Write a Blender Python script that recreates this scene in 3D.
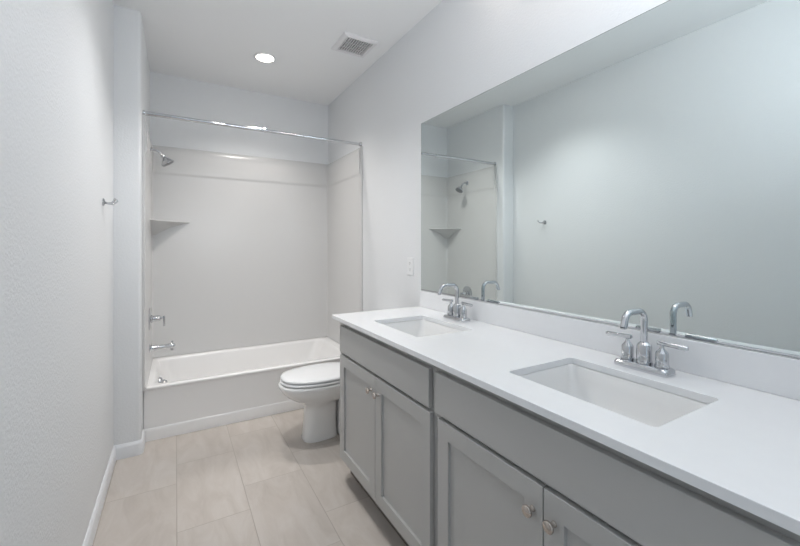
import bpy, bmesh, math, random
from mathutils import Vector, Matrix, Euler
PI = math.pi
S = bpy.context.scene
COL = S.collection
for o in list(bpy.data.objects): bpy.data.objects.remove(o)

# ---------------------------------------------------------------- room dimensions (metres)
XL, XJ, XR = -0.322, -0.185, 1.351      # left wall, alcove left wall, right wall
YJ, YT, YB, YN = 2.846, 3.0, 3.783, -0.95
ZC = 2.72
COUNTER = 0.897

# ---------------------------------------------------------------- camera
cam = bpy.data.cameras.new('camera'); cam_o = bpy.data.objects.new('camera', cam); COL.objects.link(cam_o)
cam.sensor_width = 36; cam.lens = 384.44*36/800; cam.shift_y = -(273-245.73)/800
cam.clip_start = 0.02
cam_o.location = (0, 0, 1.28); cam_o.rotation_euler = (PI/2, 0, -0.5277)
S.camera = cam_o

# ---------------------------------------------------------------- world, lights, exposure
w = bpy.data.worlds.new('world'); S.world = w; w.use_nodes = True
w.node_tree.nodes['Background'].inputs[0].default_value = (0.80, 0.90, 1.0, 1)
w.node_tree.nodes['Background'].inputs[1].default_value = 0.25
def area(name, loc, rot, sx, sy, power, col):
    l = bpy.data.lights.new(name, 'AREA'); l.shape = 'RECTANGLE'; l.size = sx; l.size_y = sy
    l.energy = power; l.color = col
    o = bpy.data.objects.new(name, l); COL.objects.link(o); o.location = loc; o.rotation_euler = rot
    return o
# added fill lamp with no fixture, aimed at the ceiling, doorway end
area('added_bounce_fill', (0.75, -0.10, 1.75), (2.85, 0, 0.0), 0.6, 0.6, 14.5, (0.86, 0.93, 1.0))
area('doorway_daylight', (0.33, YN-0.02, 1.1), (PI/2, 0, 0), 0.78, 2.0, 2.3, (0.76, 0.90, 1.0))
S.view_settings.view_transform = 'Standard'; S.view_settings.look = 'None'
S.view_settings.gamma = 1; S.view_settings.use_curve_mapping = False
S.view_settings.exposure = 0.12

# ---------------------------------------------------------------- materials
def mat(name, col, rough=0.5, metal=0.0, spec=0.5, coat=0.0, emit=None, estr=0):
    m = bpy.data.materials.new(name); m.use_nodes = True
    b = m.node_tree.nodes['Principled BSDF']
    b.inputs['Base Color'].default_value = (*col, 1); b.inputs['Roughness'].default_value = rough
    b.inputs['Metallic'].default_value = metal; b.inputs['Specular IOR Level'].default_value = spec
    b.inputs['Coat Weight'].default_value = coat; b.inputs['Coat Roughness'].default_value = 0.05
    if emit: b.inputs['Emission Color'].default_value = (*emit, 1); b.inputs['Emission Strength'].default_value = estr
    return m
def nd(m, t, **k):
    n = m.node_tree.nodes.new(t)
    for a, v in k.items(): setattr(n, a, v)
    return n
def lk(m, a, b): m.node_tree.links.new(a, b)
def bump(m, scale, strength, dist=0.002, detail=3, kind='noise'):
    b = m.node_tree.nodes['Principled BSDF']
    tc = nd(m, 'ShaderNodeTexCoord'); n = nd(m, 'ShaderNodeTexNoise')
    n.inputs['Scale'].default_value = scale; n.inputs['Detail'].default_value = detail
    bp = nd(m, 'ShaderNodeBump'); bp.inputs['Strength'].default_value = strength; bp.inputs['Distance'].default_value = dist
    lk(m, tc.outputs['Object'], n.inputs['Vector']); lk(m, n.outputs['Fac'], bp.inputs['Height'])
    lk(m, bp.outputs['Normal'], b.inputs['Normal']); return n
def tint(m, ca, cb, scale, detail=4):
    b = m.node_tree.nodes['Principled BSDF']
    tc = nd(m, 'ShaderNodeTexCoord'); n = nd(m, 'ShaderNodeTexNoise')
    n.inputs['Scale'].default_value = scale; n.inputs['Detail'].default_value = detail
    r = nd(m, 'ShaderNodeValToRGB')
    r.color_ramp.elements[0].position = 0.35; r.color_ramp.elements[0].color = (*ca, 1)
    r.color_ramp.elements[1].position = 0.65; r.color_ramp.elements[1].color = (*cb, 1)
    lk(m, tc.outputs['Object'], n.inputs['Vector']); lk(m, n.outputs['Fac'], r.inputs['Fac']); lk(m, r.outputs['Color'], b.inputs['Base Color'])

M_wall = mat('wall_paint', (0.79, 0.805, 0.82), 0.55, spec=0.35); bump(M_wall, 105, 0.6, 0.0022, 2)
M_ceil = mat('ceiling_paint', (0.90, 0.905, 0.91), 0.8, spec=0.2); bump(M_ceil, 120, 0.2, 0.001, 2)
M_trim = mat('trim_paint', (0.80, 0.815, 0.84), 0.35)
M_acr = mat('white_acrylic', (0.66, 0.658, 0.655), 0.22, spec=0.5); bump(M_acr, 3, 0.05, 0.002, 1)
M_tub = mat('tub_enamel', (0.90, 0.895, 0.89), 0.2); bump(M_tub, 3, 0.05, 0.002, 1)
M_porc = mat('white_porcelain', (0.85, 0.85, 0.845), 0.08, coat=0.3)
M_seat = mat('seat_plastic', (0.86, 0.87, 0.88), 0.2)
M_quartz = mat('white_quartz', (0.84, 0.85, 0.86), 0.12); tint(M_quartz, (0.845, 0.855, 0.87), (0.855, 0.865, 0.88), 25)
M_cab = mat('grey_cabinet_paint', (0.47, 0.468, 0.458), 0.38, spec=0.4); bump(M_cab, 40, 0.03, 0.001)
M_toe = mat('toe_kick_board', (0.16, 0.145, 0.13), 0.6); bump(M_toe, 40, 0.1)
M_chrome = mat('chrome', (0.60, 0.61, 0.63), 0.05, 1.0)
M_nick = mat('brushed_nickel', (0.55, 0.50, 0.46), 0.24, 1.0); bump(M_nick, 300, 0.05, 0.0005)
M_mir = mat('mirror_silver', (0.79, 0.855, 0.855), 0.0, 1.0)
M_medge = mat('mirror_edge', (0.12, 0.16, 0.15), 0.25)
M_grille = mat('grille_plastic', (0.80, 0.79, 0.80), 0.45); bump(M_grille, 200, 0.05, 0.0005)
M_dark = mat('dark_cavity', (0.05, 0.047, 0.045), 0.8); bump(M_dark, 50, 0.2)
M_plate = mat('plate_plastic', (0.82, 0.83, 0.84), 0.3)
M_lens = mat('lamp_lens', (1, 0.97, 0.9), 0.4, emit=(1.0, 0.93, 0.82), estr=14)
M_shade = mat('frosted_shade', (1, 0.95, 0.9), 0.4, emit=(1.0, 0.86, 0.76), estr=6)
M_spray = mat('spray_face', (0.25, 0.26, 0.27), 0.4)

def floor_material():
    m = mat('floor_tile', (0.6, 0.56, 0.53), 0.38, spec=0.4)
    b = m.node_tree.nodes['Principled BSDF']
    tc = nd(m, 'ShaderNodeTexCoord'); sp = nd(m, 'ShaderNodeSeparateXYZ'); lk(m, tc.outputs['Object'], sp.inputs[0])
    def ma(op, a, c=None, d=None):
        n = nd(m, 'ShaderNodeMath', operation=op)
        for i, v in enumerate((a, c, d)):
            if v is None: continue
            if isinstance(v, (int, float)): n.inputs[i].default_value = v
            else: lk(m, v, n.inputs[i])
        return n.outputs[0]
    W, L = 0.3085, 0.614
    u = ma('DIVIDE', ma('SUBTRACT', sp.outputs['X'], 0.003), W)
    cidx = ma('FLOOR', u)
    # offset: column 0 (x 0..W) has joints at y = 1.98 + k L, next columns step by L/3
    sh = ma('MULTIPLY', cidx, L/3+0.0)
    v = ma('DIVIDE', ma('SUBTRACT', ma('SUBTRACT', sp.outputs['Y'], 1.98+0*L), sh), L)
    ridx = ma('FLOOR', v)
    fu = ma('FRACT', u); fv = ma('FRACT', v)
    du = ma('MULTIPLY', ma('MINIMUM', fu, ma('SUBTRACT', 1.0, fu)), W)
    dv = ma('MULTIPLY', ma('MINIMUM', fv, ma('SUBTRACT', 1.0, fv)), L)
    d = ma('MINIMUM', du, dv)
    grout = nd(m, 'ShaderNodeMapRange'); grout.interpolation_type = 'SMOOTHSTEP'
    grout.inputs['From Min'].default_value = 0.0010; grout.inputs['From Max'].default_value = 0.0024
    grout.inputs['To Min'].default_value = 0.0; grout.inputs['To Max'].default_value = 1.0
    lk(m, d, grout.inputs['Value'])
    cb = nd(m, 'ShaderNodeCombineXYZ'); lk(m, cidx, cb.inputs[0]); lk(m, ridx, cb.inputs[1])
    wn = nd(m, 'ShaderNodeTexWhiteNoise'); lk(m, cb.outputs[0], wn.inputs['Vector'])
    # cloudy streaks along the tile, shifted per tile
    off = nd(m, 'ShaderNodeVectorMath', operation='MULTIPLY'); lk(m, wn.outputs['Color'], off.inputs[0]); off.inputs[1].default_value = (7, 7, 7)
    add = nd(m, 'ShaderNodeVectorMath', operation='ADD'); lk(m, tc.outputs['Object'], add.inputs[0]); lk(m, off.outputs[0], add.inputs[1])
    scl = nd(m, 'ShaderNodeVectorMath', operation='MULTIPLY'); lk(m, add.outputs[0], scl.inputs[0]); scl.inputs[1].default_value = (9, 2.6, 1)
    n1 = nd(m, 'ShaderNodeTexNoise'); n1.inputs['Scale'].default_value = 1.0; n1.inputs['Detail'].default_value = 6; n1.inputs['Roughness'].default_value = 0.62; n1.inputs['Distortion'].default_value = 1.2
    lk(m, scl.outputs[0], n1.inputs['Vector'])
    r = nd(m, 'ShaderNodeValToRGB'); e = r.color_ramp.elements
    e[0].position = 0.28; e[0].color = (0.465, 0.42, 0.38, 1); e[1].position = 0.72; e[1].color = (0.57, 0.53, 0.495, 1)
    k = e.new(0.5); k.color = (0.52, 0.475, 0.435, 1)
    lk(m, n1.outputs['Fac'], r.inputs['Fac'])
    hs = nd(m, 'ShaderNodeHueSaturation'); lk(m, r.outputs['Color'], hs.inputs['Color'])
    lk(m, ma('MULTIPLY_ADD', wn.outputs['Value'], 0.09, 0.95), hs.inputs['Value'])
    mx = nd(m, 'ShaderNodeMix', data_type='RGBA'); lk(m, grout.outputs[0], mx.inputs[0])
    mx.inputs[6].default_value = (0.40, 0.36, 0.32, 1); lk(m, hs.outputs[0], mx.inputs[7])
    lk(m, mx.outputs[2], b.inputs['Base Color'])
    bp = nd(m, 'ShaderNodeBump'); bp.inputs['Strength'].default_value = 0.6; bp.inputs['Distance'].default_value = 0.0015
    lk(m, grout.outputs[0], bp.inputs['Height']); lk(m, bp.outputs[0], b.inputs['Normal'])
    return m
M_floor = floor_material()

# ---------------------------------------------------------------- helpers
def link(name, bm, m, parent=None, smooth=False, bevel=0.0, seg=2, subsurf=0, angle=40, normals=True):
    if normals: bmesh.ops.recalc_face_normals(bm, faces=bm.faces[:])
    me = bpy.data.meshes.new(name); bm.to_mesh(me); bm.free()
    me.materials.append(m)
    o = bpy.data.objects.new(name, me); COL.objects.link(o)
    if bevel:
        md = o.modifiers.new('bevel', 'BEVEL'); md.width = bevel; md.segments = seg; md.harden_normals = True; md.limit_method = 'ANGLE'; md.angle_limit = math.radians(50)
        smooth = True
    if subsurf:
        md = o.modifiers.new('sub', 'SUBSURF'); md.levels = subsurf; md.render_levels = subsurf
    if smooth:
        if subsurf: me.polygons.foreach_set('use_smooth', [True]*len(me.polygons))
        else: me.shade_smooth() if angle >= 180 else me.set_sharp_from_angle(angle=math.radians(angle)); me.polygons.foreach_set('use_smooth', [True]*len(me.polygons))
    if parent: o.parent = parent
    return o
def thing(name, label, cat, loc=(0, 0, 0), group=None):
    o = bpy.data.objects.new(name, None); COL.objects.link(o); o.location = loc; o.empty_display_size = 0.05
    o['label'] = label; o['category'] = cat
    if group: o['group'] = group
    return o
def tag(o, label, cat, group=None):
    o['label'] = label; o['category'] = cat
    if group: o['group'] = group
    return o
def struct(name, bm, m, parent=None, **k):
    o = link(name, bm, m, parent, **k)
    if not parent: o['kind'] = 'structure'
    return o
def box(bm, x0, x1, y0, y1, z0, z1):
    vs = [bm.verts.new((x, y, z)) for z in (z0, z1) for x, y in ((x0, y0), (x1, y0), (x1, y1), (x0, y1))]
    for f in ((3, 2, 1, 0), (4, 5, 6, 7), (0, 1, 5, 4), (1, 2, 6, 5), (2, 3, 7, 6), (3, 0, 4, 7)):
        bm.faces.new([vs[i] for i in f])
def prism(bm, pts, z0, z1):
    a = [bm.verts.new((x, y, z0)) for x, y in pts]; b = [bm.verts.new((x, y, z1)) for x, y in pts]
    n = len(pts)
    bm.faces.new(a[::-1]); bm.faces.new(b)
    for i in range(n): bm.faces.new((a[i], a[(i+1) % n], b[(i+1) % n], b[i]))
def loft(bm, rings, cap0=True, cap1=True, closed=True):
    R = [[bm.verts.new(p) for p in r] for r in rings]
    n = len(R[0])
    for a, b in zip(R, R[1:]):
        for i in range(n if closed else n-1):
            j = (i+1) % n
            bm.faces.new((a[i], a[j], b[j], b[i]))
    if cap0: bm.faces.new(R[0][::-1])
    if cap1: bm.faces.new(R[-1])
    return R
def frame_of(d):
    d = d.normalized(); up = Vector((0, 0, 1)) if abs(d.z) < 0.95 else Vector((0, 1, 0))
    a = d.cross(up).normalized(); return a, a.cross(d).normalized()
def tube(bm, pts, r, n=20, cap=True):
    pts = [Vector(p) for p in pts]; rs = r if isinstance(r, (list, tuple)) else [r]*len(pts)
    rings = []; a = None
    for i, p in enumerate(pts):
        d = (pts[min(i+1, len(pts)-1)]-pts[max(i-1, 0)]).normalized()
        if a is None: a, b = frame_of(d)
        else:
            a = (a-d*a.dot(d)).normalized(); b = a.cross(d).normalized()
        rings.append([p+(a*math.cos(2*PI*k/n)+b*math.sin(2*PI*k/n))*rs[i] for k in range(n)])
    loft(bm, rings, cap, cap)
def lathe(bm, prof, origin=(0, 0, 0), axis=(0, 0, 1), n=32):
    """prof: list of (radius, height along axis)"""
    o = Vector(origin); ax = Vector(axis).normalized(); a, b = frame_of(ax)
    rings = []
    for r, h in prof:
        r = max(r, 1e-5)
        rings.append([o+ax*h+(a*math.cos(2*PI*k/n)+b*math.sin(2*PI*k/n))*r for k in range(n)])
    loft(bm, rings)
def arc(c, r, a0, a1, n, u, v):
    c = Vector(c); u = Vector(u); v = Vector(v)
    return [c+u*math.cos(a0+(a1-a0)*i/n)*r+v*math.sin(a0+(a1-a0)*i/n)*r for i in range(n+1)]
def rrect(x0, x1, y0, y1, r, n=6):
    p = []
    for cx, cy, a in ((x1-r, y1-r, 0), (x0+r, y1-r, PI/2), (x0+r, y0+r, PI), (x1-r, y0+r, 1.5*PI)):
        for i in range(n+1):
            t = a+PI/2*i/n; p.append((cx+r*math.cos(t), cy+r*math.sin(t)))
    return p

# ================================================================ THE SETTING
bm = bmesh.new(); box(bm, XL-0.1, XR+0.1, YN-0.1, YB+0.1, -0.1, 0); struct('floor', bm, M_floor)
bm = bmesh.new(); box(bm, XL-0.1, XR+0.1, YN-0.1, YB+0.1, ZC, ZC+0.1); struct('ceiling', bm, M_ceil)
# left wall with the jog and its bullnosed corner in one piece
rb = 0.02
jog = [(XL-0.1, YN-0.1), (XL, YN-0.1), (XL, YJ)]
for i in range(7):
    t = -PI/2+PI/2*i/6; jog.append((XJ-rb+rb*math.cos(t), YJ+rb+rb*math.sin(t)))
jog += [(XJ, YB+0.1), (XL-0.1, YB+0.1)]
bm = bmesh.new(); prism(bm, jog, 0, ZC); struct('wall_left', bm, M_wall, smooth=True, angle=30)
bm = bmesh.new(); box(bm, XJ, XR+0.1, YB, YB+0.1, 0, ZC); struct('wall_far', bm, M_wall)
bm = bmesh.new(); box(bm, XR, XR+0.1, YN-0.1, YB, 0, ZC); struct('wall_right', bm, M_wall)
# near wall behind the camera, with the doorway daylight comes through
DX0, DX1, DZ = -0.10, 0.76, 2.10
bm = bmesh.new()
box(bm, XL, DX0, YN-0.1, YN, 0, ZC); box(bm, DX1, XR, YN-0.1, YN, 0, ZC); box(bm, DX0, DX1, YN-0.1, YN, DZ, ZC)
struct('wall_near', bm, M_wall)
bm = bmesh.new()
box(bm, DX0-0.06, DX0, YN, YN+0.015, 0, DZ+0.06); box(bm, DX1, DX1+0.06, YN, YN+0.015, 0, DZ+0.06); box(bm, DX0, DX1, YN, YN+0.015, DZ, DZ+0.06)
struct('trim_1', bm, M_trim)
# baseboards: profile swept along the wall foot
def baseboard(name, path, flip=1):
    prof = [(0.0, 0.0), (0.013, 0.0), (0.013, 0.066), (0.010, 0.075), (0.006, 0.080), (0.004, 0.084), (0.0, 0.085)]
    P = [Vector((x, y, 0)) for x, y in path]; rings = []
    for i, p in enumerate(P):
        d0 = (P[i]-P[i-1]).normalized() if i else (P[1]-P[0]).normalized()
        d1 = (P[i+1]-P[i]).normalized() if i < len(P)-1 else d0
        n0 = Vector((d0.y, -d0.x, 0)); n1 = Vector((d1.y, -d1.x, 0)); n = (n0+n1); n = n/max(n.dot(n0), 0.3)
        rings.append([p+n*flip*o+Vector((0, 0, z)) for o, z in prof])
    bm = bmesh.new(); loft(bm, rings); return struct(name, bm, M_trim, smooth=True, angle=35)
pl = [(XL, YN), (XL, YJ)]
for i in range(7):
    t = -PI/2+PI/2*i/6; pl.append((XJ-rb+rb*math.cos(t), YJ+rb+rb*math.sin(t)))
pl.append((XJ, 2.995))
baseboard('baseboard_left', pl)
baseboard('baseboard_right', [(XR, 2.995), (XR, 2.02)])

# ================================================================ BATHTUB
TX0, TX1, TY0, TY1, TZ = XJ+0.002, XR-0.002, 3.0, YB-0.002, 0.352
tub = thing('bathtub', 'white alcove bathtub with a plain apron and a raised toe band', 'bathtub', ((TX0+TX1)/2, (TY0+TY1)/2, 0))
T0 = Vector(tub.location)
def loc(bm, t):
    for v in bm.verts: v.co -= Vector(t)
bm = bmesh.new()
# outer skirt and rim, then the basin: rings of equal vertex count
def ring(x0, x1, y0, y1, r, z, n=8): return [Vector((x, y, z)) for x, y in rrect(x0, x1, y0, y1, r, n)]
o_ = 0.0
rings = [ring(TX0, TX1, TY0-0.0, TY1, 0.004, 0.0), ring(TX0, TX1, TY0, TY1, 0.004, 0.070), ring(TX0, TX1, TY0+0.0015, TY1, 0.004, 0.078), ring(TX0, TX1, TY0+0.006, TY1, 0.004, 0.082),
         ring(TX0, TX1, TY0+0.006, TY1, 0.004, 0.325), ring(TX0, TX1, TY0+0.003, TY1, 0.004, 0.333), ring(TX0, TX1, TY0-0.001, TY1, 0.004, 0.337), ring(TX0, TX1, TY0-0.003, TY1, 0.004, 0.343),
         ring(TX0, TX1, TY0-0.001, TY1, 0.004, 0.350), ring(TX0+0.003, TX1-0.003, TY0+0.006, TY1-0.003, 0.005, TZ+0.001),
         ring(TX0+0.050, TX1-0.075, TY0+0.062, TY1-0.045, 0.07, TZ-0.002), ring(TX0+0.060, TX1-0.085, TY0+0.070, TY1-0.053, 0.075, TZ-0.008), ring(TX0+0.067, TX1-0.095, TY0+0.076, TY1-0.058, 0.08, TZ-0.025),
         ring(TX0+0.080, TX1-0.150, TY0+0.095, TY1-0.075, 0.10, 0.20), ring(TX0+0.10, TX1-0.22, TY0+0.12, TY1-0.10, 0.12, 0.08), ring(TX0+0.13, TX1-0.27, TY0+0.15, TY1-0.13, 0.12, 0.048), ring(TX0+0.17, TX1-0.32, TY0+0.20, TY1-0.18, 0.10, 0.040)]
loft(bm, rings); loc(bm, T0)
link('tub_body', bm, M_tub, tub, smooth=True, angle=38)
bm = bmesh.new(); c = Vector((TX0+0.0765, 3.385, 0.262)); ax = Vector((1, 0, 0.10))
lathe(bm, [(0.001, 0.0), (0.037, 0.0), (0.037, 0.006), (0.034, 0.014), (0.024, 0.021), (0.012, 0.024), (0.009, 0.026), (0.001, 0.027)], c, ax); loc(bm, T0)
ov = link('overflow_plate', bm, M_chrome, tub, smooth=True)
bm = bmesh.new(); tube(bm, [c+Vector((0.014, 0, 0.002)), c+Vector((0.03, 0, 0.010)), c+Vector((0.042, 0, 0.002)), c+Vector((0.046, 0, -0.012))], [0.006, 0.0055, 0.006, 0.007], 12); loc(bm, T0)
link('trip_lever', bm, M_chrome, ov, smooth=True)
bm = bmesh.new(); lathe(bm, [(0.001, 0.0), (0.034, 0), (0.034, 0.003), (0.026, 0.005), (0.02, 0.003), (0.001, 0.003)], (TX0+0.28, 3.385, 0.0405)); loc(bm, T0)
link('drain', bm, M_chrome, tub, smooth=True)

# ================================================================ SHOWER SURROUND
sur = thing('shower_surround', 'glossy white three-sided shower surround above the bathtub', 'shower surround', ((XJ+XR)/2, YB, 0.36))
S0 = Vector(sur.location)
SX0, SX1, SY1, SYF = XJ+0.001, XR-0.001, YB-0.001, 2.962
def upath(o, n=6, r=0.018):
    x0, x1, y1 = SX0+o, SX1-o, SY1-o; p = [(x0, SYF)]
    p += [(x0, SYF+0.03)]
    for i in range(n+1):
        t = PI-PI/2*i/n; p.append((x0+r+r*math.cos(t), y1-r+r*math.sin(t)))
    for i in range(n+1):
        t = PI/2-PI/2*i/n; p.append((x1-r+r*math.cos(t), y1-r+r*math.sin(t)))
    p += [(x1, SYF+0.03), (x1, SYF)]
    return p
prof = [(0.0, 0.356), (0.020, 0.356), (0.017, 0.366), (0.013, 0.38), (0.013, 1.855), (0.0135, 1.868), (0.0145, 1.876), (0.018, 1.884), (0.020, 1.892), (0.0205, 1.902), (0.0205, 2.04), (0.019, 2.070), (0.014, 2.094), (0.007, 2.108), (0.0, 2.114)]
bm = bmesh.new()
rings = [[Vector((x, y, z)) for x, y in upath(o)] for o, z in prof]
loft(bm, rings, False, False, closed=False)
# front ends: thin flanges closing the panel to the wall
for side in (0, 1):
    xa, xb = (SX0, SX0+0.0115) if side == 0 else (SX1-0.0115, SX1)
    box(bm, xa, xb, SYF-0.028, SYF-0.0002, 0.356, 2.112)
    bm.faces.new([bm.verts.new((SX0+o if side == 0 else SX1-o, SYF, z)) for o, z in prof])
loc(bm, S0)
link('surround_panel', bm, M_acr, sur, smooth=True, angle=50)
# corner shelf
bm = bmesh.new(); cx, cy, zt = SX0+0.013, SY1-0.013, 1.487
L = 0.275; top, low = [], []
top.append(Vector((cx, cy, zt)))
N = 12; front = []
for i in range(N+1):
    t = i/N; p = Vector((cx, cy-L, 0)).lerp(Vector((cx+L, cy, 0)), t)
    k = math.sin(t*PI)*0.012; p += Vector((-k, k, 0)); front.append(p)
T = [bm.verts.new((p.x, p.y, zt)) for p in front]; B = [bm.verts.new((p.x, p.y, zt-0.010)) for p in front]
mid = [bm.verts.new((cx+(p.x-cx)*0.45, cy+(p.y-cy)*0.45, zt-0.055)) for p in front]
low = [bm.verts.new((cx+(p.x-cx)*0.12, cy+(p.y-cy)*0.12, zt-0.115)) for p in front]
tc_ = bm.verts.new((cx, cy, zt)); lc = bm.verts.new((cx, cy, zt-0.125))
for i in range(N):
    bm.faces.new((tc_, T[i], T[i+1])); bm.faces.new((T[i], B[i], B[i+1], T[i+1])); bm.faces.new((B[i], mid[i], mid[i+1], B[i+1])); bm.faces.new((mid[i], low[i], low[i+1], mid[i+1])); bm.faces.new((low[i], lc, low[i+1]))
bm.faces.new((tc_, lc, low[0], mid[0], B[0], T[0])); bm.faces.new((tc_, T[N], B[N], mid[N], low[N], lc))
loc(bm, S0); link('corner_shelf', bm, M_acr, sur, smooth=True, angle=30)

# ---- shower head, valve, tub spout (on the left surround panel)
WX = SX0+0.0135; FY = 3.39
def wall_thing(name, label, cat, z, y=FY, x=WX): return thing(name, label, cat, (x, y, z))
t = wall_thing('wall_shower', 'chrome cone shower head on a bent arm high in the tub alcove', 'shower head', 1.992)
bm = bmesh.new(); lathe(bm, [(0.001, 0), (0.031, 0), (0.031, 0.003), (0.026, 0.007), (0.012, 0.009), (0.001, 0.009)], (0, 0, 0), (1, 0, 0)); link('flange', bm, M_chrome, t, smooth=True)
arm = [(0.008, 0, 0), (0.028, 0, 0)] + [tuple(p) for p in arc((0.028, 0, -0.055), 0.055, PI/2, PI/2-0.85, 8, (1, 0, 0), (0, 0, 1))]
e = Vector(arm[-1]); dr = Vector((math.cos(0.85), 0, -math.sin(0.85))); e2 = e+dr*0.020; arm.append(tuple(e2))
bm = bmesh.new(); tube(bm, arm, 0.0085, 18); link('shower_arm', bm, M_chrome, t, smooth=True)
bm = bmesh.new(); hd = Vector((0.52, 0, -0.85)).normalized()
lathe(bm, [(0.001, -0.002), (0.011, 0), (0.013, 0.006), (0.013, 0.014), (0.011, 0.018), (0.014, 0.022), (0.023, 0.030), (0.040, 0.054), (0.046, 0.063), (0.047, 0.068), (0.045, 0.072), (0.040, 0.072)], e2, hd)
h = link('shower_head', bm, M_chrome, t, smooth=True, angle=30)
bm = bmesh.new(); lathe(bm, [(0.001, 0.070), (0.040, 0.0705), (0.038, 0.074), (0.001, 0.075)], e2, hd); link('spray_face', bm, M_spray, h, smooth=True)
t = wall_thing('shower_valve', 'round chrome shower valve plate with a lever handle above the tub spout', 'shower valve', 0.738)
bm = bmesh.new(); lathe(bm, [(0.001, 0), (0.083, 0), (0.083, 0.003), (0.076, 0.008), (0.040, 0.012), (0.001, 0.012)], (0, 0, 0), (1, 0, 0), 48); link('escutcheon', bm, M_chrome, t, smooth=True)
bm = bmesh.new(); lathe(bm, [(0.001, 0.011), (0.030, 0.011), (0.030, 0.018), (0.022, 0.024), (0.022, 0.062), (0.018, 0.070), (0.009, 0.073), (0.009, 0.088), (0.001, 0.088)], (0, 0, 0), (1, 0, 0)); hb = link('hub', bm, M_chrome, t, smooth=True)
bm = bmesh.new(); tube(bm, [(0.092, 0, 0.016), (0.093, 0, 0.012), (0.095, 0, -0.06), (0.095, 0, -0.064)], [0.006, 0.0075, 0.0065, 0.004], 16); link('lever', bm, M_chrome, hb, smooth=True)
t = wall_thing('tub_spout', 'chrome tub spout with a small pull knob over the bathtub drain end', 'tub spout', 0.520)
bm = bmesh.new(); tube(bm, [(0.0, 0, 0), (0.006, 0, 0), (0.010, 0, 0), (0.045, 0, 0), (0.055, 0, 0), (0.11, 0, 0.002), (0.125, 0, 0.003), (0.150, 0, 0.001), (0.160, 0, -0.004), (0.163, 0, -0.006)], [0.030, 0.030, 0.023, 0.022, 0.017, 0.016, 0.019, 0.020, 0.017, 0.010], 24)
lathe(bm, [(0.001, 0), (0.013, 0), (0.013, 0.028), (0.010, 0.028), (0.001, 0.026)], (0.147, 0, -0.030), (0, 0, 1), 20)
sp = link('spout_body', bm, M_chrome, t, smooth=True)
bm = bmesh.new(); lathe(bm, [(0.003, 0.016), (0.003, 0.028), (0.007, 0.030), (0.008, 0.036), (0.006, 0.040), (0.001, 0.041)], (0.147, 0, 0.0), (0, 0, 1), 16); link('diverter_knob', bm, M_chrome, sp, smooth=True)
# ---- curtain rod
ZR = 2.134; YR = 2.966
t = thing('curtain_rod', 'long chrome shower curtain rod spanning the tub alcove', 'curtain rod', (XJ, YR, ZR))
W_ = XR-XJ
bm = bmesh.new(); tube(bm, [(0.004, 0, 0), (0.76, 0, 0)], 0.0135, 20); lathe(bm, [(0.0135, 0.745), (0.0146, 0.747), (0.0146, 0.762), (0.0120, 0.765)], (0, 0, 0), (1, 0, 0), 20); link('outer_tube', bm, M_chrome, t, smooth=True)
bm = bmesh.new(); tube(bm, [(0.76, 0, 0), (W_-0.004, 0, 0)], 0.0112, 20); link('inner_tube', bm, M_chrome, t, smooth=True)
for s in (0, 1):
    bm = bmesh.new(); lathe(bm, [(0.001, 0.0005), (0.019, 0.0005), (0.019, 0.012), (0.016, 0.017), (0.0137, 0.019)], (W_*s, 0, 0), (1-2*s, 0, 0), 28); link('end_flange', bm, M_chrome, t, smooth=True)

# ================================================================ TOILET
TCY = 2.485; PC = 0.03
toi = thing('toilet', 'white two-piece toilet with its lid down between tub and vanity', 'toilet', (0.95, TCY, 0))
def egg(xf, xb, b, z, n=40, p=2.3, cy=0.0, xm=None):
    """plan outline: front at xf, back at xb, half width b"""
    if xm is None: xm = xf+(xb-xf)*0.55
    out = []
    for k in range(n):
        t = 2*PI*k/n; c_, s_ = math.cos(t), math.sin(t)
        a = (xb-xm) if c_ > 0 else (xm-xf)
        x = xm+a*math.copysign(abs(c_)**(2/p), c_); y = b*math.copysign(abs(s_)**(2/p), s_)
        out.append(Vector((x-0.95, y+cy, z)))
    return out
bm = bmesh.new()
loft(bm, [egg(0.722, 0.955, 0.080, 0.0, p=3, xm=0.83, cy=PC), egg(0.720, 0.955, 0.081, 0.010, p=3, xm=0.83, cy=PC), egg(0.725, 0.950, 0.077, 0.03, p=3, xm=0.83, cy=PC), egg(0.731, 0.945, 0.073, 0.12, p=2.8, xm=0.83, cy=PC*0.8), egg(0.731, 0.945, 0.073, 0.20, p=2.6, xm=0.83, cy=PC*0.5), egg(0.728, 0.945, 0.076, 0.235, p=2.5, xm=0.83, cy=PC*0.3),
          egg(0.705, 0.95, 0.092, 0.262, p=2.4), egg(0.655, 1.05, 0.128, 0.287, p=2.3), egg(0.612, 1.10, 0.155, 0.315, p=2.3), egg(0.583, 1.13, 0.172, 0.345, p=2.3), egg(0.566, 1.14, 0.182, 0.372, p=2.3),
          egg(0.562, 1.15, 0.187, 0.388, p=2.3), egg(0.566, 1.15, 0.185, 0.397, p=2.3), egg(0.58, 1.14, 0.172, 0.400, p=2.3)])
link('bowl', bm, M_porc, toi, smooth=True, angle=60)
bm = bmesh.new()
loft(bm, [[Vector((x, y, z)) for y, z in ((-w, 0.0), (w, 0.0), (w*0.95, h*0.6), (w*0.6, h), (-w*0.6, h), (-w*0.95, h*0.6))] for x, w, h in ((0.0, 0.045, 0.22), (0.05, 0.048, 0.29), (0.16, 0.075, 0.34), (0.26, 0.095, 0.38), (0.34, 0.105, 0.385))])
link('trapway', bm, M_porc, toi, bevel=0.012, seg=3)
bm = bmesh.new()
loft(bm, [egg(0.580, 1.070, 0.173, 0.4045), egg(0.573, 1.076, 0.179, 0.408), egg(0.573, 1.076, 0.179, 0.416), egg(0.578, 1.073, 0.175, 0.4195)])
st = link('seat', bm, M_seat, toi, smooth=True, angle=60)
bm = bmesh.new()
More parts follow.
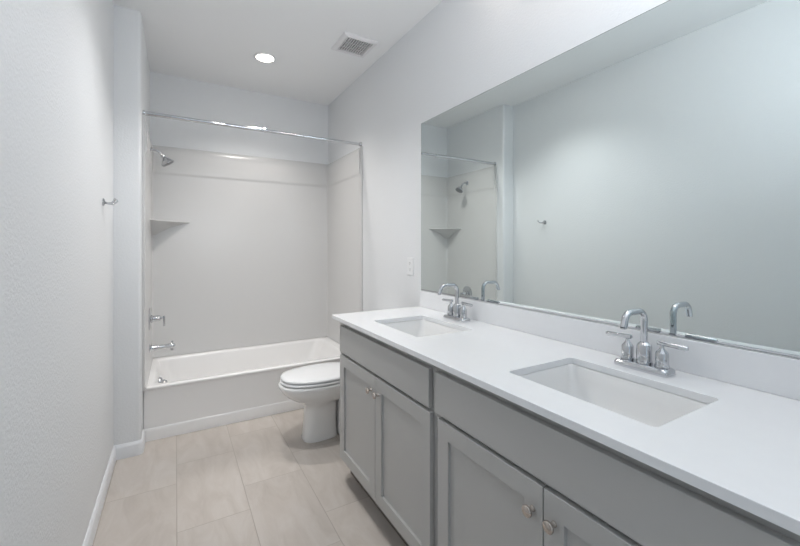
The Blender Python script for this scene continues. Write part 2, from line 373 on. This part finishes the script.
loft(bm, [egg(0.588, 1.070, 0.167, 0.4240), egg(0.577, 1.078, 0.177, 0.4275), egg(0.576, 1.078, 0.178, 0.435), egg(0.580, 1.077, 0.175, 0.440), egg(0.595, 1.067, 0.165, 0.4435), egg(0.64, 1.03, 0.13, 0.446), egg(0.72, 0.96, 0.06, 0.447)])
link('lid', bm, M_seat, toi, smooth=True, angle=60)
for s in (-1, 1):
    bm = bmesh.new(); tube(bm, [(0.145, s*0.07-0.022, 0.414), (0.145, s*0.07+0.022, 0.414)], 0.011, 14); link('hinge', bm, M_seat, toi, smooth=True)
bm = bmesh.new(); loft(bm, [ring(0.235-a, 0.392, -0.20-a, 0.20+a, 0.03, z, 5) for a, z in ((-0.025, 0.385), (-0.012, 0.40), (0, 0.56), (0.003, 0.745))]); link('tank', bm, M_porc, toi, smooth=True, angle=50)
bm = bmesh.new(); loft(bm, [ring(0.222+a, 0.396-a*0.5, -0.213+a, 0.213-a, 0.03, z, 5) for a, z in ((0.004, 0.7455), (0, 0.75), (0, 0.766), (0.006, 0.775), (0.02, 0.778))]); link('tank_lid', bm, M_porc, toi, smooth=True, angle=50)
bm = bmesh.new(); tube(bm, [(0.229, -0.14, 0.69), (0.212, -0.14, 0.69), (0.206, -0.13, 0.69), (0.203, -0.07, 0.682)], [0.012, 0.008, 0.006, 0.007], 14); link('flush_lever', bm, M_chrome, toi, smooth=True)
# supply stop valve on the wall behind the toilet
t = thing('supply_valve', 'small chrome supply valve with hose low behind the toilet', 'water valve', (XR-0.0005, 2.70, 0.16))
bm = bmesh.new(); lathe(bm, [(0.001, 0.0), (0.028, 0.0), (0.026, 0.006), (0.008, 0.009), (0.008, 0.05), (0.013, 0.052), (0.013, 0.075), (0.001, 0.076)], (0, 0, 0), (-1, 0, 0), 20); link('valve_body', bm, M_chrome, t, smooth=True)
bm = bmesh.new(); tube(bm, [(-0.064, 0, 0.012), (-0.064, 0, 0.06), (-0.075, -0.025, 0.13), (-0.08, -0.06, 0.19), (-0.085, -0.07, 0.222)], 0.005, 12); link('hose', bm, M_nick, t, smooth=True)

# ================================================================ VANITY CABINETS
FX = 0.790; DX = 0.7705; CB = XR-0.001; CT = 0.8745; CBOT = 0.105
def shaker(bm, y0, y1, z0, z1, st=0.057, x0=DX, x1=FX-0.0008, rec=0.010):
    """frame and recessed centre of a shaker door, one watertight mesh"""
    o = [(y0, z0), (y1, z0), (y1, z1), (y0, z1)]; i = [(y0+st, z0+st), (y1-st, z0+st), (y1-st, z1-st), (y0+st, z1-st)]
    F = [bm.verts.new((x0, y, z)) for y, z in o]; I = [bm.verts.new((x0, y, z)) for y, z in i]
    P = [bm.verts.new((x0+rec, y, z)) for y, z in i]; B = [bm.verts.new((x1, y, z)) for y, z in o]
    for a in range(4):
        b = (a+1) % 4
        bm.faces.new((F[a], F[b], I[b], I[a])); bm.faces.new((I[a], I[b], P[b], P[a])); bm.faces.new((F[a], B[a], B[b], F[b]))
    bm.faces.new(P); bm.faces.new(B[::-1])
def cabinet(y0, y1, drawer, doors, label, knobs):
    t = thing('vanity_cabinet', label, 'cabinet', (FX, (y0+y1)/2, 0), 'grey vanity cabinets under the countertop'); t0 = Vector(t.location)
    bm = bmesh.new(); th = 0.018
    # box: sides, floor, back, and a face frame
    for ya in (y0, y1-th):
        pr_ = [(FX+0.019, CBOT), (FX+0.0765, CBOT), (FX+0.0765, 0.0), (CB-0.0065, 0.0), (CB-0.0065, CT), (FX+0.019, CT)]
        loft(bm, [[Vector((x, y, z)) for x, z in pr_] for y in (ya, ya+th)])
    box(bm, FX+0.019, CB-0.0065, y0+th, y1-th, CBOT, CBOT+th); box(bm, CB-0.006, CB, y0, y1, 0.0, CT)
    loc(bm, t0); link('carcass', bm, M_cab, t)
    bm = bmesh.new()
    box(bm, FX, FX+0.019, y0, y0+0.04, CBOT, CT); box(bm, FX, FX+0.019, y1-0.04, y1, CBOT, CT)
    for za, zb in ((CBOT, CBOT+0.045), (0.68, 0.72), (CT-0.045, CT)): box(bm, FX, FX+0.019, y0+0.04, y1-0.04, za, zb)
    box(bm, FX+0.006, FX+0.019, y0+0.04, y1-0.04, 0.72, CT-0.045); 
    loc(bm, t0); link('face_frame', bm, M_cab, t)
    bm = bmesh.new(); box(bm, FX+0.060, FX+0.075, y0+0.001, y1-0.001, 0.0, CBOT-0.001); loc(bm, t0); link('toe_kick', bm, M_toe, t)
    bm = bmesh.new(); box(bm, DX, FX-0.0008, drawer[0], drawer[1], drawer[2], drawer[3]); loc(bm, t0); link('drawer_front', bm, M_cab, t, bevel=0.0018)
    for (a, b), ky in zip(doors, knobs):
        bm = bmesh.new(); shaker(bm, a, b, 0.132, 0.692); loc(bm, t0); d = link('door', bm, M_cab, t, bevel=0.0015)
        bm = bmesh.new(); lathe(bm, [(0.001, 0), (0.008, 0), (0.0075, 0.003), (0.0055, 0.007), (0.0055, 0.013), (0.009, 0.017), (0.0145, 0.019), (0.0150, 0.022), (0.0135, 0.025), (0.007, 0.0275), (0.001, 0.028)], (DX-0.0002, ky, 0.624), (-1, 0, 0), 28)
        loc(bm, t0); link('knob', bm, M_nick, d, smooth=True)
    return t
cabinet(1.098, 2.012, (1.122, 1.975, 0.706, 0.846), ((1.114, 1.5425), (1.5455, 1.972)), 'grey shaker vanity cabinet beside the toilet, its two doors with nickel knobs fully shown', (1.510, 1.580))
cabinet(0.183, 1.0965, (0.190, 1.087, 0.706, 0.846), ((0.200, 0.6305), (0.6335, 1.068)), 'grey shaker vanity cabinet nearest the camera, under the near sink', (0.600, 0.663))

# ================================================================ COUNTERTOP
VY0, VY1 = 0.170, 2.040; VX0 = 0.750
SK = [(0.873, 1.175, 0.428, 0.846), (0.873, 1.175, 1.350, 1.768)]
top = thing('countertop', 'long white quartz vanity top with two sink cutouts and a low backsplash', 'countertop', (VX0, (VY0+VY1)/2, 0.877)); t0 = Vector(top.location)
bm = bmesh.new(); edges = []
def addloop(pts, z):
    vs = [bm.verts.new((x, y, z)) for x, y in pts]; es = [bm.edges.new((vs[i], vs[(i+1) % len(vs)])) for i in range(len(vs))]; return vs, es
ov_, oe = addloop(rrect(VX0, XR-0.001, VY0, VY1, 0.004, 3), COUNTER); edges += oe
for s in SK:
    _, ee = addloop(rrect(*s, 0.012, 5), COUNTER); edges += ee
r = bmesh.ops.triangle_fill(bm, edges=edges, use_beauty=True)
fs = [g for g in r['geom'] if isinstance(g, bmesh.types.BMFace)]
ex = bmesh.ops.extrude_face_region(bm, geom=fs)
for g in ex['geom']:
    if isinstance(g, bmesh.types.BMVert): g.co.z = 0.8755
bmesh.ops.recalc_face_normals(bm, faces=bm.faces[:])
bmesh.ops.dissolve_limit(bm, angle_limit=0.01, verts=bm.verts[:], edges=bm.edges[:])
loc(bm, t0); link('slab', bm, M_quartz, top, bevel=0.002, seg=2)
bm = bmesh.new(); box(bm, XR-0.021, XR-0.0008, VY0, VY1, COUNTER+0.0002, COUNTER+0.100); loc(bm, t0); link('backsplash', bm, M_quartz, top, bevel=0.0015)

# ---- undermount sinks
def sink(s, label):
    x0, x1, y0, y1 = s; cx, cy = (x0+x1)/2, (y0+y1)/2
    t = thing('sink', label, 'sink', (cx, cy, 0.72), 'undermount sinks in the vanity top'); t0 = Vector(t.location)
    def rg(i, z, r): return [Vector((x, y, z)) for x, y in rrect(x0+i, x1-i, y0+i, y1-i, r, 6)]
    Z = 0.8750
    bm = bmesh.new()
    inner = [rg(-0.018, Z, 0.03), rg(-0.003, Z, 0.024), rg(0.0, Z-0.004, 0.026), rg(0.006, Z-0.04, 0.03), rg(0.016, Z-0.09, 0.04), rg(0.030, Z-0.116, 0.045), rg(0.055, Z-0.128, 0.045), rg(0.11, Z-0.134, 0.03)]
    outer = [rg(-0.018, Z-0.010, 0.03), rg(-0.010, Z-0.012, 0.03), rg(-0.004, Z-0.06, 0.03), rg(0.010, Z-0.12, 0.04), rg(0.10, Z-0.146, 0.03)]
    loft(bm, outer[::-1]+inner); loc(bm, t0)
    link('basin', bm, M_porc, t, smooth=True, angle=60)
    bm = bmesh.new(); lathe(bm, [(0.001, 0), (0.022, 0), (0.022, 0.002), (0.017, 0.003), (0.013, 0.001), (0.012, 0.005), (0.001, 0.007)], (0, 0, Z-0.1338-0.72)); link('drain', bm, M_chrome, t, smooth=True)
sink(SK[0], 'white rectangular undermount sink nearest the camera in the vanity top')
sink(SK[1], 'white rectangular undermount sink at the toilet end of the vanity top')

# ---- faucets
def faucet_parts(t):
    # base plate
    bm = bmesh.new()
    loft(bm, [[Vector((x, y, z)) for x, y in rrect(-0.035+i, 0.027-i, -0.079+i, 0.079-i, 0.012, 5)] for i, z in ((0.001, 0), (0, 0.002), (0, 0.011), (0.003, 0.017), (0.007, 0.0195), (0.012, 0.0202))])
    link('base_plate', bm, M_chrome, t, smooth=True, angle=35)
    # spout base and gooseneck
    bm = bmesh.new(); lathe(bm, [(0.001, 0.0205), (0.023, 0.0205), (0.023, 0.027), (0.021, 0.028), (0.021, 0.072), (0.019, 0.077), (0.0115, 0.084), (0.001, 0.084)], n=28); b = link('spout_base', bm, M_chrome, t, smooth=True, angle=25)
    p = [Vector((0, 0, 0.080)), Vector((0, 0, 0.150))]; r_ = 0.032
    p += arc((-r_, 0, 0.150), r_, 0.15, PI/2, 9, (1, 0, 0), (0, 0, 1))
    p += arc((-0.075, 0, 0.150), r_, PI/2, PI-0.28, 9, (1, 0, 0), (0, 0, 1))
    p += [Vector((-0.1125, 0, 0.140))]
    bm = bmesh.new(); tube(bm, p, 0.0098, 24); g = link('spout', bm, M_chrome, t, smooth=True)
    bm = bmesh.new(); lathe(bm, [(0.001, 0), (0.0085, 0), (0.0085, 0.004), (0.001, 0.004)], (-0.1130, 0, 0.1365), (0, 0, 1), 20); link('aerator', bm, M_chrome, g, smooth=True)
    for s in (-1, 1):
        bm = bmesh.new(); lathe(bm, [(0.001, 0.0205), (0.0195, 0.0205), (0.0195, 0.026), (0.0175, 0.027), (0.0175, 0.060), (0.016, 0.064), (0.0075, 0.074), (0.006, 0.078), (0.006, 0.086), (0.001, 0.086)], (0, s*0.0508, 0), n=28)
        h = link('handle', bm, M_chrome, t, smooth=True, angle=25)
        bm = bmesh.new(); a = s*0.0508
        tube(bm, [(0, a-s*0.014, 0.092), (0, a-s*0.011, 0.0915), (-0.001, a+s*0.02, 0.0905), (-0.003, a+s*0.066, 0.0895), (-0.003, a+s*0.069, 0.0895)], [0.004, 0.0075, 0.007, 0.007, 0.005], 16)
        link('lever', bm, M_chrome, h, smooth=True)
f1 = thing('faucet', 'chrome two-handle faucet behind the sink nearest the camera', 'faucet', (1.257, 0.650, COUNTER+0.0003), 'chrome faucets on the vanity top')
faucet_parts(f1)
f2 = f1.copy(); COL.objects.link(f2); f2.location = (1.257, 1.570, COUNTER+0.0003)
f2['label'] = 'chrome two-handle faucet behind the sink at the toilet end'
for ch in list(f1.children):
    c_ = ch.copy(); COL.objects.link(c_); c_.parent = f2
    for g in ch.children:
        d_ = g.copy(); COL.objects.link(d_); d_.parent = c_

# ================================================================ MIRROR
MY0, MY1, MZ0, MZ1 = 0.185, 2.040, 1.002, 2.054
mir = thing('mirror', 'large frameless wall mirror above the white vanity top', 'mirror', (XR, (MY0+MY1)/2, MZ0)); t0 = Vector(mir.location)
bm = bmesh.new(); box(bm, XR-0.0050, XR-0.0008, MY0, MY1, MZ0, MZ1); loc(bm, t0); mg = link('mirror_glass', bm, M_mir, mir)
bm = bmesh.new()
for a in ((MY1, MY1+0.0012, MZ0, MZ1), (MY0-0.0012, MY0, MZ0, MZ1), (MY0-0.0012, MY1+0.0012, MZ1, MZ1+0.0014)): box(bm, XR-0.0052, XR-0.0008, *a)
loc(bm, t0); link('glass_edge', bm, M_medge, mir)
bm = bmesh.new(); box(bm, XR-0.0075, XR-0.0008, MY0, MY1, MZ0-0.0028, MZ0-0.0004); box(bm, XR-0.0075, XR-0.0060, MY0, MY1, MZ0-0.0004, MZ0+0.0030); loc(bm, t0); link('bottom_channel', bm, M_chrome, mir)

# ================================================================ WALL FITTINGS
# outlet plate
t = thing('wall_outlet', 'white electrical outlet plate on the wall left of the mirror', 'outlet', (XR, 2.175, 1.142))
bm = bmesh.new(); loft(bm, [[Vector((x, y, z)) for y, z in rrect(-0.037+i, 0.037-i, -0.058+i, 0.058-i, 0.004, 3)] for i, x in ((0, -0.0008), (0, -0.004), (0.003, -0.0065))]); pl_ = link('cover_plate', bm, M_plate, t, smooth=True, angle=30)
for zc in (-0.021, 0.021):
    bm = bmesh.new(); loft(bm, [[Vector((x, y, z+zc)) for y, z in rrect(-0.016, 0.016, -0.0145, 0.0145, 0.006, 4)] for x in (-0.0064, -0.0075)]); rc = link('receptacle', bm, M_plate, t, smooth=True, angle=30)
    bm = bmesh.new()
    for yy in (-0.006, 0.006): box(bm, -0.0078, -0.0074, yy-0.001, yy+0.001, zc-0.001, zc+0.008)
    lathe(bm, [(0.001, 0), (0.0025, 0), (0.0025, 0.0003)], (-0.0075, 0, zc-0.007), (-1, 0, 0), 10); link('slots', bm, M_dark, rc)
# robe hook
t = thing('robe_hook', 'small chrome double robe hook on the bare left wall', 'hook', (XL+0.0006, 2.45, 1.502))
bm = bmesh.new(); lathe(bm, [(0.001, 0), (0.020, 0), (0.020, 0.003), (0.016, 0.007), (0.008, 0.009), (0.001, 0.009)], (0, 0, 0), (1, 0, 0), 28); link('mounting_plate', bm, M_chrome, t, smooth=True)
for s in (-1, 1):
    bm = bmesh.new(); tube(bm, [(0.006, 0, 0), (0.022, s*0.006, -0.006), (0.038, s*0.020, -0.006), (0.050, s*0.032, 0.004), (0.054, s*0.036, 0.014), (0.055, s*0.037, 0.018)], [0.0065, 0.006, 0.0055, 0.0055, 0.007, 0.004], 14); link('prong', bm, M_chrome, t, smooth=True)

# ================================================================ CEILING FITTINGS
def downlight(x, y, label, power):
    t = thing('recessed_light', label, 'ceiling light', (x, y, ZC), 'round recessed ceiling lights')
    bm = bmesh.new(); lathe(bm, [(0.063, -0.0006), (0.080, -0.0006), (0.081, -0.003), (0.076, -0.007), (0.066, -0.008), (0.062, -0.004)], n=48)
    # close ring
    link('trim_ring', bm, M_plate, t, smooth=True, angle=40)
    bm = bmesh.new(); lathe(bm, [(0.001, -0.0007), (0.062, -0.0007), (0.0615, -0.0045), (0.03, -0.0060), (0.001, -0.0062)], n=48); link('lens', bm, M_lens, t, smooth=True)
    l = bpy.data.lights.new('recessed_lamp', 'SPOT'); l.shadow_soft_size = 0.055; l.spot_size = math.radians(125); l.spot_blend = 1.0; l.energy = power; l.color = (0.99, 0.98, 0.97) if y < 2.5 else (1.0, 0.95, 0.90)
    o = bpy.data.objects.new('recessed_lamp', l); COL.objects.link(o); o.parent = t; o.location = (0, 0, -0.0095)
downlight(0.589, 3.06, 'round glowing recessed light in the ceiling in front of the tub', 84)
downlight(0.34, 2.10, 'round recessed light in the ceiling over the middle of the room', 84)
# exhaust fan grille
t = thing('exhaust_vent', 'square white slatted exhaust fan grille on the ceiling', 'vent', (1.108, 2.545, ZC)); a, i_ = 0.130, 0.096
bm = bmesh.new()
def sq(h, z): return [Vector((x*h, y*h, z)) for x, y in ((-1, -1), (1, -1), (1, 1), (-1, 1))]
R = loft(bm, [sq(a, -0.0006), sq(a, -0.006), sq(a-0.012, -0.016), sq(i_+0.004, -0.018), sq(i_, -0.016), sq(i_, -0.0006)], False, False)
link('grille_frame', bm, M_grille, t)
bm = bmesh.new(); box(bm, -i_, i_, -i_, i_, -0.0030, -0.0008); link('backing', bm, M_dark, t)
for k in range(11):
    x = -i_+(k+0.5)*2*i_/11
    bm = bmesh.new(); box(bm, x-0.0028, x+0.0028, -i_+0.0005, i_-0.0005, -0.015, -0.0035); link('slat', bm, M_grille, t)
for y in (-0.032, 0.032):
    bm = bmesh.new(); box(bm, -i_+0.0005, i_-0.0005, y-0.002, y+0.002, -0.0158, -0.0152); link('cross_bar', bm, M_grille, t)

# vanity bar light above the mirror (just over the top of the frame)
VB = thing('vanity_light', 'bar light with frosted shades high on the wall above the mirror', 'wall light', (XR-0.0006, 0.80, 2.44))
bm = bmesh.new(); loft(bm, [[Vector((x, y, z)) for y, z in rrect(-0.40+i, 0.40-i, -0.045+i, 0.045-i, 0.01, 4)] for i, x in ((0, 0), (0, -0.02), (0.004, -0.024))]); link('back_bar', bm, M_chrome, VB, smooth=True, angle=35)
for y in (-0.30, -0.10, 0.10, 0.30):
    bm = bmesh.new(); tube(bm, [(-0.024, y, 0), (-0.07, y, 0.0), (-0.088, y, 0.012), (-0.09, y, 0.03)], 0.007, 12); ar = link('shade_arm', bm, M_chrome, VB, smooth=True)
    bm = bmesh.new(); lathe(bm, [(0.018, 0.03), (0.022, 0.034), (0.045, 0.12), (0.047, 0.13), (0.043, 0.13), (0.018, 0.038)], (-0.09, y, 0), (0, 0, 1), 24); link('shade', bm, M_shade, ar, smooth=True)
    l = bpy.data.lights.new('vanity_lamp', 'POINT'); l.energy = 1.1; l.color = (1.0, 0.90, 0.84); l.shadow_soft_size = 0.03
    o = bpy.data.objects.new('vanity_lamp', l); COL.objects.link(o); o.parent = VB; o.location = (-0.09, y, 0.165)
